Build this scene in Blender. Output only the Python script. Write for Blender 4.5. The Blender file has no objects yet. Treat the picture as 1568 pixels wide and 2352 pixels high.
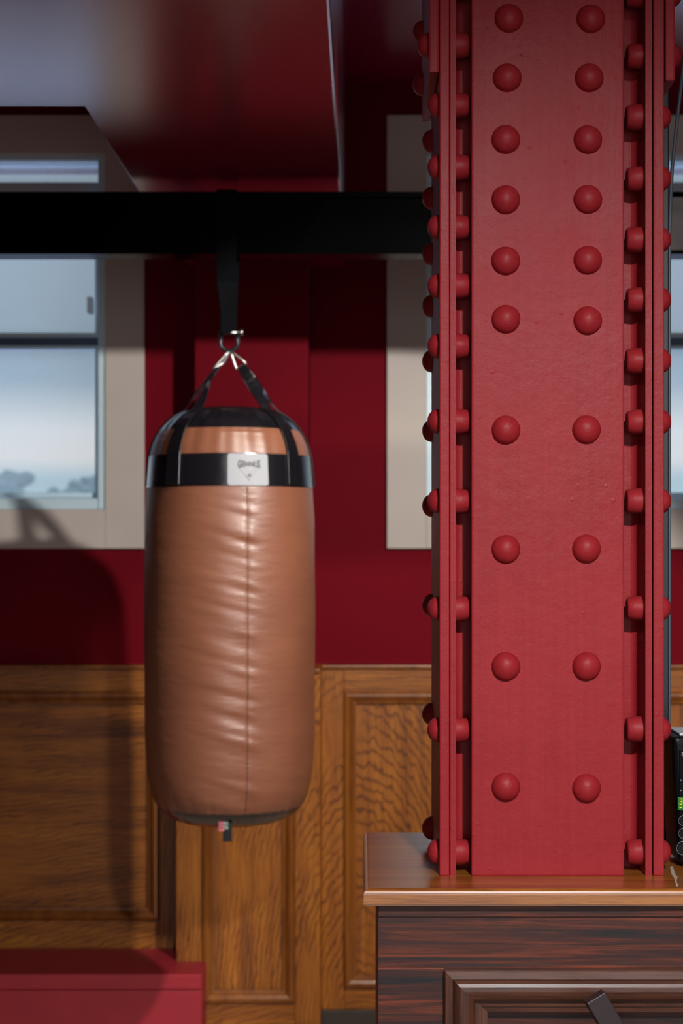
import bpy, bmesh, math, random
from mathutils import Vector, Matrix, noise

# ------------------------------------------------------------------ camera, world, lights, exposure
S = bpy.context.scene
COL = S.collection
random.seed(7)
F = 3920.0                      # focal length in pixels of the 1568 x 2352 frame
HX, HY, CAMZ = 830.0, 1255.0, 1.5

cam_d = bpy.data.cameras.new('camera')
cam = bpy.data.objects.new('camera', cam_d); COL.objects.link(cam)
cam.location = (0, 0, CAMZ)
cam.rotation_euler = (math.pi / 2, 0, 0)
cam_d.sensor_fit = 'VERTICAL'
cam_d.sensor_height = 36.0
cam_d.lens = F / 2352 * 36.0
cam_d.shift_x = -(HX - 784) / 2352
cam_d.shift_y = (HY - 1176) / 2352
cam_d.clip_start = 0.05
cam_d.dof.use_dof = True
cam_d.dof.focus_distance = 2.17
cam_d.dof.aperture_fstop = 7.5
S.camera = cam

S.view_settings.view_transform = 'Standard'
S.view_settings.look = 'None'
S.view_settings.gamma = 1.0
S.view_settings.use_curve_mapping = False
S.view_settings.exposure = 0.0

w = bpy.data.worlds.new('world'); S.world = w
w.use_nodes = True
nt = w.node_tree; nt.nodes.clear()
o = nt.nodes.new('ShaderNodeOutputWorld'); bg = nt.nodes.new('ShaderNodeBackground')
tc = nt.nodes.new('ShaderNodeTexCoord'); sx = nt.nodes.new('ShaderNodeSeparateXYZ')
rp = nt.nodes.new('ShaderNodeValToRGB')
nt.links.new(tc.outputs['Generated'], sx.inputs[0]); nt.links.new(sx.outputs['Z'], rp.inputs[0])
e = rp.color_ramp.elements
# overcast sky: pale band above the horizon, grey-blue cloud, brighter towards the zenith
e[0].position = 0.0; e[0].color = (0.60, 0.78, 0.88, 1)
e[1].position = 1.0; e[1].color = (1.75, 2.00, 2.80, 1)
for p, c in ((0.040, (0.62, 0.80, 0.90, 1)), (0.050, (1.22, 1.10, 1.06, 1)), (0.068, (1.12, 1.05, 1.02, 1)), (0.095, (0.33, 0.42, 0.49, 1)), (0.13, (0.25, 0.29, 0.31, 1)), (0.20, (0.40, 0.47, 0.53, 1))):
    k = e.new(p); k.color = c
nt.links.new(rp.outputs[0], bg.inputs[0]); bg.inputs[1].default_value = 1.2
nt.links.new(bg.outputs[0], o.inputs[0])


def look(ob, target):
    ob.rotation_euler = (Vector(target) - ob.location).to_track_quat('-Z', 'Y').to_euler()


def area_light(name, loc, target, sx_, sy_, power, colour):
    d = bpy.data.lights.new(name, 'AREA'); d.shape = 'RECTANGLE'; d.size = sx_; d.size_y = sy_
    d.energy = power; d.color = colour
    ob = bpy.data.objects.new(name, d); COL.objects.link(ob); ob.location = loc; look(ob, target); return ob


def spot_light(name, loc, target, power, colour, angle, blend, radius):
    d = bpy.data.lights.new(name, 'SPOT'); d.energy = power; d.color = colour
    d.spot_size = math.radians(angle); d.spot_blend = blend; d.shadow_soft_size = radius
    ob = bpy.data.objects.new(name, d); COL.objects.link(ob); ob.location = loc; look(ob, target); return ob


# added area light behind the photographer, standing in for unseen front windows
area_light('rear_fill_light', (0.55, -2.85, 1.25), (0.55, 5, 1.1), 2.6, 1.8, 40, (0.95, 0.97, 1.0))
# track lamps under the ceiling
spot_light('track_lamp', (0.75, 2.3, 2.28), (-0.35, 5.0, 0.60), 205, (1.0, 0.95, 0.90), 60, 0.20, 0.025)
spot_light('track_lamp', (0.44, -0.35, 2.65), (0.28, 2.15, 0.80), 320, (1.0, 0.96, 0.94), 56, 1.0, 0.06)
spot_light('track_lamp', (0.30, 2.7, 2.86), (0.02, 5.1, 0.45), 85, (1.0, 0.88, 0.72), 54, 0.7, 0.04)


def at(x, y, Y):
    """pixel of the 1568 x 2352 frame at depth Y -> point in the room"""
    return Vector(((x - HX) * Y / F, Y, CAMZ + (HY - y) * Y / F))


def AX(x, Y): return (x - HX) * Y / F
def AZ(y, Y): return CAMZ + (HY - y) * Y / F


# ------------------------------------------------------------------ materials
def new_mat(name):
    m = bpy.data.materials.new(name); m.use_nodes = True
    n = m.node_tree; b = n.nodes['Principled BSDF']
    return m, n, b


def nd(n, typ, **kw):
    k = n.nodes.new(typ)
    for a, v in kw.items(): setattr(k, a, v)
    return k


def coords(n, scale=(1, 1, 1), rot=(0, 0, 0)):
    t = nd(n, 'ShaderNodeTexCoord'); mp = nd(n, 'ShaderNodeMapping')
    mp.inputs['Scale'].default_value = scale; mp.inputs['Rotation'].default_value = rot
    n.links.new(t.outputs['Object'], mp.inputs['Vector'])
    return mp.outputs[0]


def noise_t(n, vec, scale, detail=4, rough=0.5, dist=0.0):
    t = nd(n, 'ShaderNodeTexNoise')
    t.inputs['Scale'].default_value = scale; t.inputs['Detail'].default_value = detail
    t.inputs['Roughness'].default_value = rough; t.inputs['Distortion'].default_value = dist
    n.links.new(vec, t.inputs['Vector']); return t.outputs[0]


def ramp(n, fac, stops):
    r = nd(n, 'ShaderNodeValToRGB'); e = r.color_ramp.elements
    e[0].position, e[0].color = stops[0][0], (*stops[0][1], 1)
    e[1].position, e[1].color = stops[-1][0], (*stops[-1][1], 1)
    for p, c in stops[1:-1]: e.new(p).color = (*c, 1)
    n.links.new(fac, r.inputs[0]); return r.outputs[0]


def mixc(n, a, b, fac, mode='MIX'):
    m = nd(n, 'ShaderNodeMix', data_type='RGBA', blend_type=mode)
    if isinstance(fac, (int, float)): m.inputs[0].default_value = fac
    else: n.links.new(fac, m.inputs[0])
    n.links.new(a, m.inputs[6]); n.links.new(b, m.inputs[7]); return m.outputs[2]


def bump(n, b, h, strength, dist, prev=None):
    k = nd(n, 'ShaderNodeBump'); k.inputs['Strength'].default_value = strength
    k.inputs['Distance'].default_value = dist
    n.links.new(h, k.inputs['Height'])
    if prev is not None: n.links.new(prev, k.inputs['Normal'])
    n.links.new(k.outputs[0], b.inputs['Normal']); return k.outputs[0]


def plain(name, col, rough=0.5, metal=0.0, spec=0.5, var=0.12, vscale=6.0, bump_s=0.0, bump_scale=120.0, coat=0.0):
    m, n, b = new_mat(name)
    v = coords(n)
    f = noise_t(n, v, vscale, 4)
    lo = tuple(c * (1 - var) for c in col); hi = tuple(min(1, c * (1 + var)) for c in col)
    n.links.new(ramp(n, f, [(0.3, lo), (0.7, hi)]), b.inputs['Base Color'])
    b.inputs['Roughness'].default_value = rough; b.inputs['Metallic'].default_value = metal
    b.inputs['Specular IOR Level'].default_value = spec; b.inputs['Coat Weight'].default_value = coat; b.inputs['Coat Roughness'].default_value = 0.22
    if bump_s: bump(n, b, noise_t(n, v, bump_scale, 3), bump_s, 0.002)
    return m


def column_paint():
    m, n, b = new_mat('red column paint')
    v = coords(n)
    big = noise_t(n, v, 5.0, 5, 0.6)
    streak = noise_t(n, coords(n, (160, 160, 5)), 1.0, 4, 0.6)
    streak2 = noise_t(n, coords(n, (60, 60, 300), (0, 0.35, 0)), 1.0, 2)
    c1 = ramp(n, big, [(0.28, (0.300, 0.016, 0.022)), (0.72, (0.350, 0.024, 0.031))])
    c2 = ramp(n, streak, [(0.3, (0.86, 0.80, 0.80)), (0.7, (1.0, 1.0, 1.0))])
    col = mixc(n, c1, c2, 0.8, 'MULTIPLY')
    speck = noise_t(n, v, 210.0, 2)
    c3 = ramp(n, speck, [(0.26, (0.45, 0.4, 0.4)), (0.31, (1, 1, 1))])
    n.links.new(mixc(n, col, c3, 0.5, 'MULTIPLY'), b.inputs['Base Color'])
    n.links.new(ramp(n, big, [(0.3, (0.40,) * 3), (0.7, (0.52,) * 3)]), b.inputs['Roughness'])
    b.inputs['Specular IOR Level'].default_value = 0.18
    p = bump(n, b, noise_t(n, v, 38.0, 5, 0.6), 0.28, 0.004)
    p = bump(n, b, streak, 0.15, 0.0012, p)
    p = bump(n, b, noise_t(n, v, 260.0, 3), 0.22, 0.0008, p)
    lump = nd(n, 'ShaderNodeTexVoronoi'); lump.inputs['Scale'].default_value = 34.0
    n.links.new(v, lump.inputs['Vector'])
    bl = ramp(n, lump.outputs['Distance'], [(0.0, (1, 1, 1)), (0.10, (0, 0, 0))])
    bump(n, b, bl, 0.30, 0.0015, p)
    return m


def wood(name, dark, mid, light, axis='Z', across=26.0, along=1.6, rough=0.35, coat=0.3, contrast=1.0, fig=0.0):
    m, n, b = new_mat(name)
    s = [across] * 3; i = 'XYZ'.index(axis); s[i] = along
    v = coords(n, tuple(s))
    broad = noise_t(n, v, 0.55, 5, 0.6, 1.2)
    s2 = [across * 9] * 3; s2[i] = along * 5
    fine = noise_t(n, coords(n, tuple(s2)), 1.0, 3, 0.7)
    col = ramp(n, broad, [(0.5 - 0.20 / contrast, dark), (0.5, mid), (0.5 + 0.2 / contrast, light)])
    por = ramp(n, fine, [(0.36, (0.50, 0.46, 0.44)), (0.50, (1, 1, 1))])
    col = mixc(n, col, por, 0.75, 'MULTIPLY')
    if fig:                                            # cathedral figure: chevron flames
        s3 = [15.0] * 3; s3[i] = 5.0
        wv = nd(n, 'ShaderNodeTexWave', wave_type='RINGS', rings_direction='Y')
        wv.inputs['Scale'].default_value = 1.7; wv.inputs['Distortion'].default_value = 7.0
        wv.inputs['Detail'].default_value = 3.0; wv.inputs['Detail Scale'].default_value = 1.4
        n.links.new(coords(n, tuple(s3)), wv.inputs['Vector'])
        mask = noise_t(n, coords(n), 4.5, 2)
        fl = ramp(n, wv.outputs[0], [(0.02, (0.32, 0.24, 0.2)), (0.34, (1, 1, 1))])
        mk = ramp(n, mask, [(0.36, (0, 0, 0)), (0.52, (fig, fig, fig))])
        col = mixc(n, col, fl, mk, 'MULTIPLY')
    n.links.new(col, b.inputs['Base Color'])
    b.inputs['Roughness'].default_value = rough; b.inputs['Coat Weight'].default_value = coat
    b.inputs['Coat Roughness'].default_value = 0.15
    bump(n, b, fine, 0.12, 0.0012)
    return m


M = {}
M['column'] = column_paint()
M['wall_red'] = plain('matt wall red', (0.165, 0.0008, 0.0085), 0.75, spec=0.12, var=0.06, vscale=2.0, bump_s=0.05)
M['gloss_red'] = plain('gloss ceiling red', (0.300, 0.003, 0.030), 0.27, spec=1.0, var=0.05, vscale=1.5, coat=1.0)
M['gloss_red'].node_tree.nodes['Principled BSDF'].inputs['Coat IOR'].default_value = 1.9
M['bench_red'] = plain('bench red', (0.400, 0.020, 0.034), 0.5, var=0.08, vscale=9, bump_s=0.1, bump_scale=200)
M['casing'] = plain('greige casing paint', (0.60, 0.53, 0.48), 0.6, var=0.03)
M['frame_sky_tint'] = plain('white paint sky tinted', (0.66, 0.86, 0.95), 0.35, var=0.03)  # white frame; the blue of the backlight is put into this colour
M['rail_blue'] = plain('dark blue window rail', (0.07, 0.12, 0.20), 0.35)
M['black_steel'] = plain('black steel paint', (0.0006, 0.0006, 0.0009), 0.25, spec=0.012, var=0.2)
M['grey_mottle'] = plain('pale mottled grey', (0.42, 0.42, 0.41), 0.55, var=0.35, vscale=14)
M['webbing'] = plain('black webbing', (0.0022, 0.0026, 0.0036), 0.75, spec=0.06, bump_s=0.5, bump_scale=500)
M['vinyl_black'] = plain('black vinyl', (0.006, 0.006, 0.008), 0.20, spec=0.7, bump_s=0.45, bump_scale=28, coat=0.3)
M['chrome'] = plain('dull steel wire', (0.55, 0.54, 0.53), 0.3, metal=1.0)
M['dark_metal'] = plain('dark shackle steel', (0.05, 0.05, 0.06), 0.3, metal=0.9)
M['label_white'] = plain('white label', (0.31, 0.32, 0.35), 0.55, spec=0.2, var=0.02)
M['print_dark'] = plain('dark print', (0.045, 0.05, 0.06), 0.5)
M['print_faint'] = plain('faint print', (0.265, 0.275, 0.295), 0.55, spec=0.2)
M['thread'] = plain('seam thread', (0.10, 0.035, 0.022), 0.7)
M['tag_pink'] = plain('tag pink', (0.45, 0.12, 0.14), 0.6, var=0.5, vscale=140)
M['tag_green'] = plain('tag green grey', (0.18, 0.24, 0.2), 0.6, var=0.5, vscale=140)
M['skirting'] = plain('dark grey skirting', (0.045, 0.037, 0.032), 0.5)
M['floor'] = plain('pale bounce floor', (0.48, 0.36, 0.26), 0.5, var=0.2)  # unseen floor, made pale to bounce light up to bag and ceiling
M['plaster'] = plain('dark plaster', (0.10, 0.07, 0.065), 0.8, var=0.05)
M['trunking'] = plain('black trunking', (0.010, 0.013, 0.02), 0.4, spec=0.4)
M['cable'] = plain('grey cable', (0.10, 0.125, 0.16), 0.45)
M['device'] = plain('black plastic', (0.004, 0.0045, 0.006), 0.4, spec=0.15)
M['device_glass'] = plain('black gloss panel', (0.002, 0.002, 0.003), 0.3, spec=0.08)
M['device_top'] = plain('pale device top', (0.5, 0.52, 0.55), 0.3)
M['ring'] = plain('button ring', (0.14, 0.16, 0.18), 0.25, metal=0.6)
M['tape'] = plain('yellowed tape', (0.55, 0.47, 0.38), 0.4, var=0.15, vscale=60)
M['bar'] = plain('dark brown metal', (0.034, 0.022, 0.024), 0.42, metal=0.3)
M['pewter'] = plain('print white', (0.5, 0.5, 0.5), 0.5)
M['blind'] = plain('window blind', (0.55, 0.62, 0.66), 0.6, var=0.03)

M['oak'] = wood('honey oak', (0.17, 0.045, 0.004), (0.36, 0.112, 0.008), (0.48, 0.168, 0.013), 'Z', 22, 1.6, 0.45, 0.06, 0.9, 0.8)
M['oak_h'] = wood('honey oak rail', (0.17, 0.045, 0.004), (0.36, 0.112, 0.008), (0.48, 0.168, 0.013), 'X', 22, 1.6, 0.45, 0.06, 0.9, 0.7)
M['oak_mould'] = wood('honey oak moulding', (0.16, 0.045, 0.006), (0.24, 0.072, 0.009), (0.32, 0.11, 0.015), 'Z', 30, 2.0, 0.35, 0.2)
M['walnut'] = wood('dark stained oak', (0.008, 0.0065, 0.008), (0.060, 0.012, 0.006), (0.190, 0.034, 0.010), 'X', 150, 5.5, 0.5, 0.05, 1.3)
M['walnut_v'] = wood('dark stained oak upright', (0.016, 0.008, 0.007), (0.075, 0.016, 0.009), (0.145, 0.028, 0.012), 'Z', 150, 5.5, 0.5, 0.05, 1.3)
M['walnut_m'] = wood('dark moulding wood', (0.035, 0.014, 0.009), (0.095, 0.032, 0.017), (0.14, 0.050, 0.026), 'X', 70, 4.0, 0.42, 0.1)
M['walnut_mv'] = wood('dark moulding wood upright', (0.035, 0.014, 0.009), (0.095, 0.032, 0.017), (0.14, 0.050, 0.026), 'Z', 70, 4.0, 0.42, 0.1)
M['iroko'] = wood('orange varnished hardwood', (0.22, 0.060, 0.007), (0.36, 0.120, 0.014), (0.48, 0.185, 0.028), 'X', 60, 3.5, 0.34, 1.0)
M['iroko'].node_tree.nodes['Principled BSDF'].inputs['Coat Roughness'].default_value = 0.3


def leather():
    m, n, b = new_mat('tan vinyl leather')
    v = coords(n)
    f = noise_t(n, v, 5.0, 4)
    n.links.new(ramp(n, f, [(0.3, (0.170, 0.057, 0.029)), (0.7, (0.210, 0.076, 0.039))]), b.inputs['Base Color'])
    b.inputs['Roughness'].default_value = 0.43; b.inputs['Coat Weight'].default_value = 0.0; b.inputs['Coat Roughness'].default_value = 0.30
    b.inputs['Specular IOR Level'].default_value = 0.8
    p = bump(n, b, noise_t(n, coords(n, (9, 9, 34)), 1.0, 4, 0.6), 0.22, 0.01)
    bump(n, b, noise_t(n, v, 320, 2), 0.10, 0.0008, p)
    return m


M['leather'] = leather()


def pane_mat():
    m, n, b = new_mat('haze window glass')  # milkiness put into the pane to pale the trees like outdoor haze
    n.nodes.remove(b)
    out = n.nodes['Material Output']
    tr = nd(n, 'ShaderNodeBsdfTransparent'); tl = nd(n, 'ShaderNodeBsdfTranslucent')
    gl = nd(n, 'ShaderNodeBsdfGlossy')
    tl.inputs[0].default_value = (0.50, 0.56, 0.52, 1); tr.inputs[0].default_value = (0.94, 0.97, 0.96, 1)
    f = noise_t(n, coords(n), 1.2, 2)
    m1 = nd(n, 'ShaderNodeMixShader'); m1.inputs[0].default_value = 0.36
    n.links.new(tr.outputs[0], m1.inputs[1]); n.links.new(tl.outputs[0], m1.inputs[2])
    m2 = nd(n, 'ShaderNodeMixShader'); m2.inputs[0].default_value = 0.04
    gl.inputs['Roughness'].default_value = 0.1
    n.links.new(m1.outputs[0], m2.inputs[1]); n.links.new(gl.outputs[0], m2.inputs[2])
    n.links.new(m2.outputs[0], out.inputs[0])
    return m


M['pane'] = pane_mat()


def milk_plastic():
    m, n, b = new_mat('white translucent plastic')
    n.nodes.remove(b)
    tl = nd(n, 'ShaderNodeBsdfTranslucent'); df = nd(n, 'ShaderNodeBsdfDiffuse'); mx = nd(n, 'ShaderNodeMixShader')
    col = ramp(n, noise_t(n, coords(n), 30), [(0.3, (0.86, 0.88, 0.88)), (0.7, (0.92, 0.93, 0.93))])
    n.links.new(col, tl.inputs[0]); n.links.new(col, df.inputs[0])
    mx.inputs[0].default_value = 0.4
    n.links.new(tl.outputs[0], mx.inputs[1]); n.links.new(df.outputs[0], mx.inputs[2])
    n.links.new(mx.outputs[0], n.nodes['Material Output'].inputs[0])
    return m


M['latch'] = milk_plastic()


def emit(name, col, s):
    m, n, b = new_mat(name)
    b.inputs['Base Color'].default_value = (*[c * 0.2 for c in col], 1)
    v = coords(n)
    n.links.new(ramp(n, noise_t(n, v, 40), [(0, tuple(c * 0.9 for c in col)), (1, col)]), b.inputs['Emission Color'])
    b.inputs['Emission Strength'].default_value = s
    return m


M['lcd'] = emit('green display', (0.004, 0.13, 0.004), 1.0)
M['digit'] = emit('amber digit', (0.75, 0.50, 0.01), 1.0)
M['foliage'] = plain('tree foliage', (0.14, 0.22, 0.20), 0.8, var=0.5, vscale=1.5)
M['bark'] = plain('tree bark', (0.06, 0.045, 0.035), 0.9)
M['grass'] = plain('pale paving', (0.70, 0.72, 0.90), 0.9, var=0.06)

# ------------------------------------------------------------------ mesh helpers


def box(bm, x0, x1, y0, y1, z0, z1):
    vs = [bm.verts.new((x, y, z)) for x in (x0, x1) for y in (y0, y1) for z in (z0, z1)]
    for q in ((0, 1, 3, 2), (4, 6, 7, 5), (0, 4, 5, 1), (2, 3, 7, 6), (0, 2, 6, 4), (1, 5, 7, 3)):
        bm.faces.new([vs[i] for i in q])
    return vs


def obj(name, bm, mat, parent=None, bevel=0.0, segs=2, smooth=False, autosmooth=None):
    if bevel:
        bmesh.ops.bevel(bm, geom=list(bm.edges), offset=bevel, segments=segs, affect='EDGES', profile=0.6, clamp_overlap=True)
    bmesh.ops.recalc_face_normals(bm, faces=bm.faces)
    me = bpy.data.meshes.new(name); bm.to_mesh(me); bm.free()
    if smooth:
        me.polygons.foreach_set('use_smooth', [True] * len(me.polygons))
    me.materials.append(mat)
    ob = bpy.data.objects.new(name, me); COL.objects.link(ob)
    hang(ob, parent)
    return ob


def world_origin(ob):
    v = Vector((0, 0, 0))
    while ob is not None:
        v += ob.location; ob = ob.parent
    return v


def hang(ob, parent):
    if parent is not None:
        loc = ob.location.copy()
        ob.parent = parent
        ob.location = loc - world_origin(parent)


def bx(name, mat, x0, x1, y0, y1, z0, z1, parent=None, bevel=0.0, segs=2):
    bm = bmesh.new(); box(bm, x0, x1, y0, y1, z0, z1)
    return obj(name, bm, mat, parent, bevel, segs)


def thing(name, label, cat, loc, group=None):
    o = bpy.data.objects.new(name, None); COL.objects.link(o); o.location = loc
    o.empty_display_size = 0.05
    return tag(o, label, cat, group)


def tag(o, label, cat, group=None):
    o['label'] = label; o['category'] = cat
    if group: o['group'] = group
    return o


def struct(o, label=None):
    o['kind'] = 'structure'
    if label: o['label'] = label
    return o


def tube(bm, pts, r, seg=10, closed=False):
    pts = [Vector(p) for p in pts]
    n = len(pts); rings = []
    up = Vector((0.13, 0.31, 0.94)).normalized()
    for i, p in enumerate(pts):
        if closed: t = pts[(i + 1) % n] - pts[i - 1]
        else: t = pts[min(i + 1, n - 1)] - pts[max(i - 1, 0)]
        t.normalize()
        a = t.cross(up)
        if a.length < 1e-4: a = t.orthogonal()
        a.normalize(); b = t.cross(a)
        rr = r[i] if isinstance(r, (list, tuple)) else r
        rings.append([bm.verts.new(p + a * math.cos(k * 2 * math.pi / seg) * rr + b * math.sin(k * 2 * math.pi / seg) * rr) for k in range(seg)])
    m = n if closed else n - 1
    for i in range(m):
        A, B = rings[i], rings[(i + 1) % n]
        for k in range(seg):
            bm.faces.new((A[k], A[(k + 1) % seg], B[(k + 1) % seg], B[k]))
    if not closed:
        bm.faces.new(rings[0]); bm.faces.new(list(reversed(rings[-1])))


def ribbon(bm, pts, wdirs, normals, width, th):
    """strap: a strip of given width and thickness along pts"""
    pr = None
    n = len(pts)
    for i in range(n):
        p, wd, nn = Vector(pts[i]), Vector(wdirs[i]).normalized(), Vector(normals[i]).normalized()
        wdt = width[i] if isinstance(width, (list, tuple)) else width
        c = [bm.verts.new(p + wd * sw * wdt / 2 + nn * sn * th / 2) for sw, sn in ((-1, -1), (1, -1), (1, 1), (-1, 1))]
        if pr:
            for k in range(4): bm.faces.new((pr[k], pr[(k + 1) % 4], c[(k + 1) % 4], c[k]))
        else: bm.faces.new(c)
        pr = c
    bm.faces.new(list(reversed(pr)))


def frame_sweep(bm, x0, x1, z0, z1, yf, prof):
    """mitred rectangular moulding frame on a wall facing -Y; prof = [(inset, proud)]"""
    loops = []
    for d, h in prof:
        loops.append([bm.verts.new(c) for c in ((x0 + d, yf - h, z0 + d), (x1 - d, yf - h, z0 + d), (x1 - d, yf - h, z1 - d), (x0 + d, yf - h, z1 - d))])
    for a, b in zip(loops, loops[1:]):
        for k in range(4):
            bm.faces.new((a[k], a[(k + 1) % 4], b[(k + 1) % 4], b[k]))
    a, b = loops[-1], loops[0]
    for k in range(4):
        bm.faces.new((a[k], a[(k + 1) % 4], b[(k + 1) % 4], b[k]))


# ------------------------------------------------------------------ the room shell
RX0, RX1, RY0, RY1, RZ = -3.2, 3.2, -3.0, 5.14, 2.90
W = RY1
struct(bx('floor', M['floor'], RX0, RX1, RY0, W + 0.3, -0.1, 0.0))
struct(bx('ceiling', M['gloss_red'], RX0, RX1, RY0, W + 0.3, RZ, RZ + 0.1))
struct(bx('wall_left', M['plaster'], RX0 - 0.15, RX0, RY0, W + 0.3, 0, RZ))
struct(bx('wall_right', M['plaster'], RX1, RX1 + 0.15, RY0, W + 0.3, 0, RZ))
struct(bx('wall_rear', M['plaster'], RX0, RX1, RY0 - 0.15, RY0, 0, RZ))

# window openings in the back wall
WZ0, WZ1 = AZ(1170, W), AZ(358, W)
WL = (AX(243, W) - 1.10, AX(243, W))
WR = (AX(978, W), AX(978, W) + 1.10)
bm = bmesh.new()
TH = 0.26
cuts = [RX0, WL[0], WL[1], WR[0], WR[1], RX1]
for i in range(5):
    if i in (1, 3):
        box(bm, cuts[i], cuts[i + 1], W, W + TH, 0, WZ0)
        box(bm, cuts[i], cuts[i + 1], W, W + TH, WZ1, RZ)
    else:
        box(bm, cuts[i], cuts[i + 1], W, W + TH, 0, RZ)
struct(obj('wall_back', bm, M['wall_red']))
# chimney-breast pilaster between the windows
PX0, PX1, PYF = AX(447, 4.955), AX(708, 4.955), 4.955
SOF = 2.336
struct(bx('trim_1', M['wall_red'], PX0, PX1, PYF, W, 0, SOF, bevel=0.004), 'dark red pilaster between the two windows')
# lowered glossy bulkhead, cut away in front of the left window
bm = bmesh.new()
bx0, bx1 = -0.520, -0.0487
outline = [(RX0, RY0), (bx1, RY0), (bx1, W), (bx0, W), (bx0, 3.237), (RX0, 3.237)]
lo = [bm.verts.new((x, y, SOF)) for x, y in outline]; hi = [bm.verts.new((x, y, RZ)) for x, y in outline]
bm.faces.new(lo); bm.faces.new(list(reversed(hi)))
for i in range(6):
    j = (i + 1) % 6; bm.faces.new((lo[i], lo[j], hi[j], hi[i]))
struct(obj('trim_2', bm, M['gloss_red'], bevel=0.005, segs=2), 'glossy dark red lowered bulkhead over the room')


def window(idx, x0, x1, label):
    root = bpy.data.objects.new('window_%d' % idx, None); COL.objects.link(root); root.location = (x0, W, WZ0)
    struct(root, label)
    # flat casing boards round the opening, butted
    cw, cp = 0.118, 0.022
    bx('casing_board', M['casing'], x0 - cw, x0, W - cp, W, WZ0 - cw, WZ1 + cw, root, 0.003)
    bx('casing_board', M['casing'], x1, x1 + cw, W - cp, W, WZ0 - cw, WZ1 + cw, root, 0.003)
    bx('casing_board', M['casing'], x0, x1, W - cp, W, WZ1, WZ1 + cw, root, 0.003)
    bx('casing_board', M['casing'], x0, x1, W - cp, W, WZ0 - cw, WZ0, root, 0.003)
    # outer frame
    fy0, fy1 = W - 0.012, W + 0.09
    fw = 0.022
    bx('frame', M['frame_sky_tint'], x0, x0 + fw, fy0, fy1, WZ0, WZ1, root, 0.004)
    bx('frame', M['frame_sky_tint'], x1 - fw, x1, fy0, fy1, WZ0, WZ1, root, 0.004)
    bx('frame', M['frame_sky_tint'], x0 + fw, x1 - fw, fy0, fy1, WZ1 - 0.018, WZ1, root, 0.004)
    bx('sill', M['frame_sky_tint'], x0 + fw, x1 - fw, W - 0.005, fy1, WZ0, WZ0 + 0.034, root, 0.004)
    zr = AZ(787, W + 0.06)
    sy0, sy1 = W + 0.035, W + 0.075
    sa, sb = x0 + fw, x1 - fw
    for za, zb in ((WZ0 + 0.036, zr - 0.011), (zr + 0.011, WZ1 - 0.108)):       # two sashes
        sash = bx('sash_rail', M['frame_sky_tint'], sa, sb, sy0, sy1, za, za + 0.016, root, 0.003)
        bx('sash_rail', M['frame_sky_tint'], sa, sb, sy0, sy1, zb - 0.012, zb, root, 0.003)
        bx('sash_stile', M['frame_sky_tint'], sa, sa + 0.016, sy0, sy1, za + 0.016, zb - 0.012, root, 0.003)
        bx('sash_stile', M['frame_sky_tint'], sb - 0.016, sb, sy0, sy1, za + 0.016, zb - 0.012, root, 0.003)
        bx('pane', M['pane'], sa + 0.014, sb - 0.014, W + 0.052, W + 0.056, za + 0.014, zb - 0.010, root)
    bx('transom', M['rail_blue'], sa, sb, sy0 - 0.008, sy1, zr - 0.011, zr + 0.011, root, 0.003)
    # blind box and top light above
    bx('blind_box', M['blind'], sa, sb, W + 0.025, W + 0.085, WZ1 - 0.108, WZ1 - 0.072, root, 0.008)
    bx('pane', M['pane'], sa, sb, W + 0.052, W + 0.056, WZ1 - 0.072, WZ1 - 0.018, root)
    bx('latch', M['latch'], sb - 0.034, sb - 0.018, W - 0.010, W + 0.036, AZ(720, W), AZ(682, W), root, 0.004)
    # daylight portal: guides sampling of the sky through the opening
    d = bpy.data.lights.new('window_portal', 'AREA'); d.shape = 'RECTANGLE'; d.size = x1 - x0; d.size_y = WZ1 - WZ0
    d.cycles.is_portal = True
    p = bpy.data.objects.new('window_portal', d); COL.objects.link(p)
    p.location = ((x0 + x1) / 2, W + TH + 0.02, (WZ0 + WZ1) / 2); look(p, p.location + Vector((0, -1, 0)))


window(1, WL[0], WL[1], 'sash window left of the punching bag')
window(2, WR[0], WR[1], 'sash window behind the red column')

# ------------------------------------------------------------------ oak wainscot
MOULD = [(0, 0), (0, 0.010), (0.006, 0.014), (0.014, 0.015), (0.022, 0.010), (0.028, 0.004), (0.036, 0.003), (0.036, 0)]


def wainscot(idx, x0, x1, yf, zt, stile_l, stile_r, zp0, zp1, label, yb):
    """frame-and-panel section; zp0..zp1 and stiles give the outside of the moulding"""
    root = bpy.data.objects.new('trim_%d' % idx, None); COL.objects.link(root); root.location = (x0, yf, 0)
    struct(root, label)
    z0 = 0.115
    px0, px1 = x0 + stile_l, x1 - stile_r
    e = 0.0006
    bx('stile', M['oak'], x0, px0 - e, yf, yb, z0, zt - 0.012, root, 0.0015)
    bx('stile', M['oak'], px1 + e, x1, yf, yb, z0, zt - 0.012, root, 0.0015)
    bx('rail', M['oak_h'], px0, px1, yf, yb, zp1, zt - 0.012, root, 0.0015)
    bx('rail', M['oak_h'], px0, px1, yf, yb, z0, zp0, root, 0.0015)
    bx('panel', M['oak_h'] if idx == 3 else M['oak'], px0, px1, yf + 0.008, yb, zp0, zp1, root)
    bm = bmesh.new(); frame_sweep(bm, px0, px1, zp0, zp1, yf, MOULD)
    obj('moulding', bm, M['oak_mould'], root)
    bx('cap_rail', M['oak_mould'], x0, x1, yf - 0.012, yb, zt - 0.012, zt, root, 0.004)
    bx('skirting', M['skirting'], x0, x1, yf - 0.012, yb, 0, z0, root, 0.003)
    return root


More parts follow.
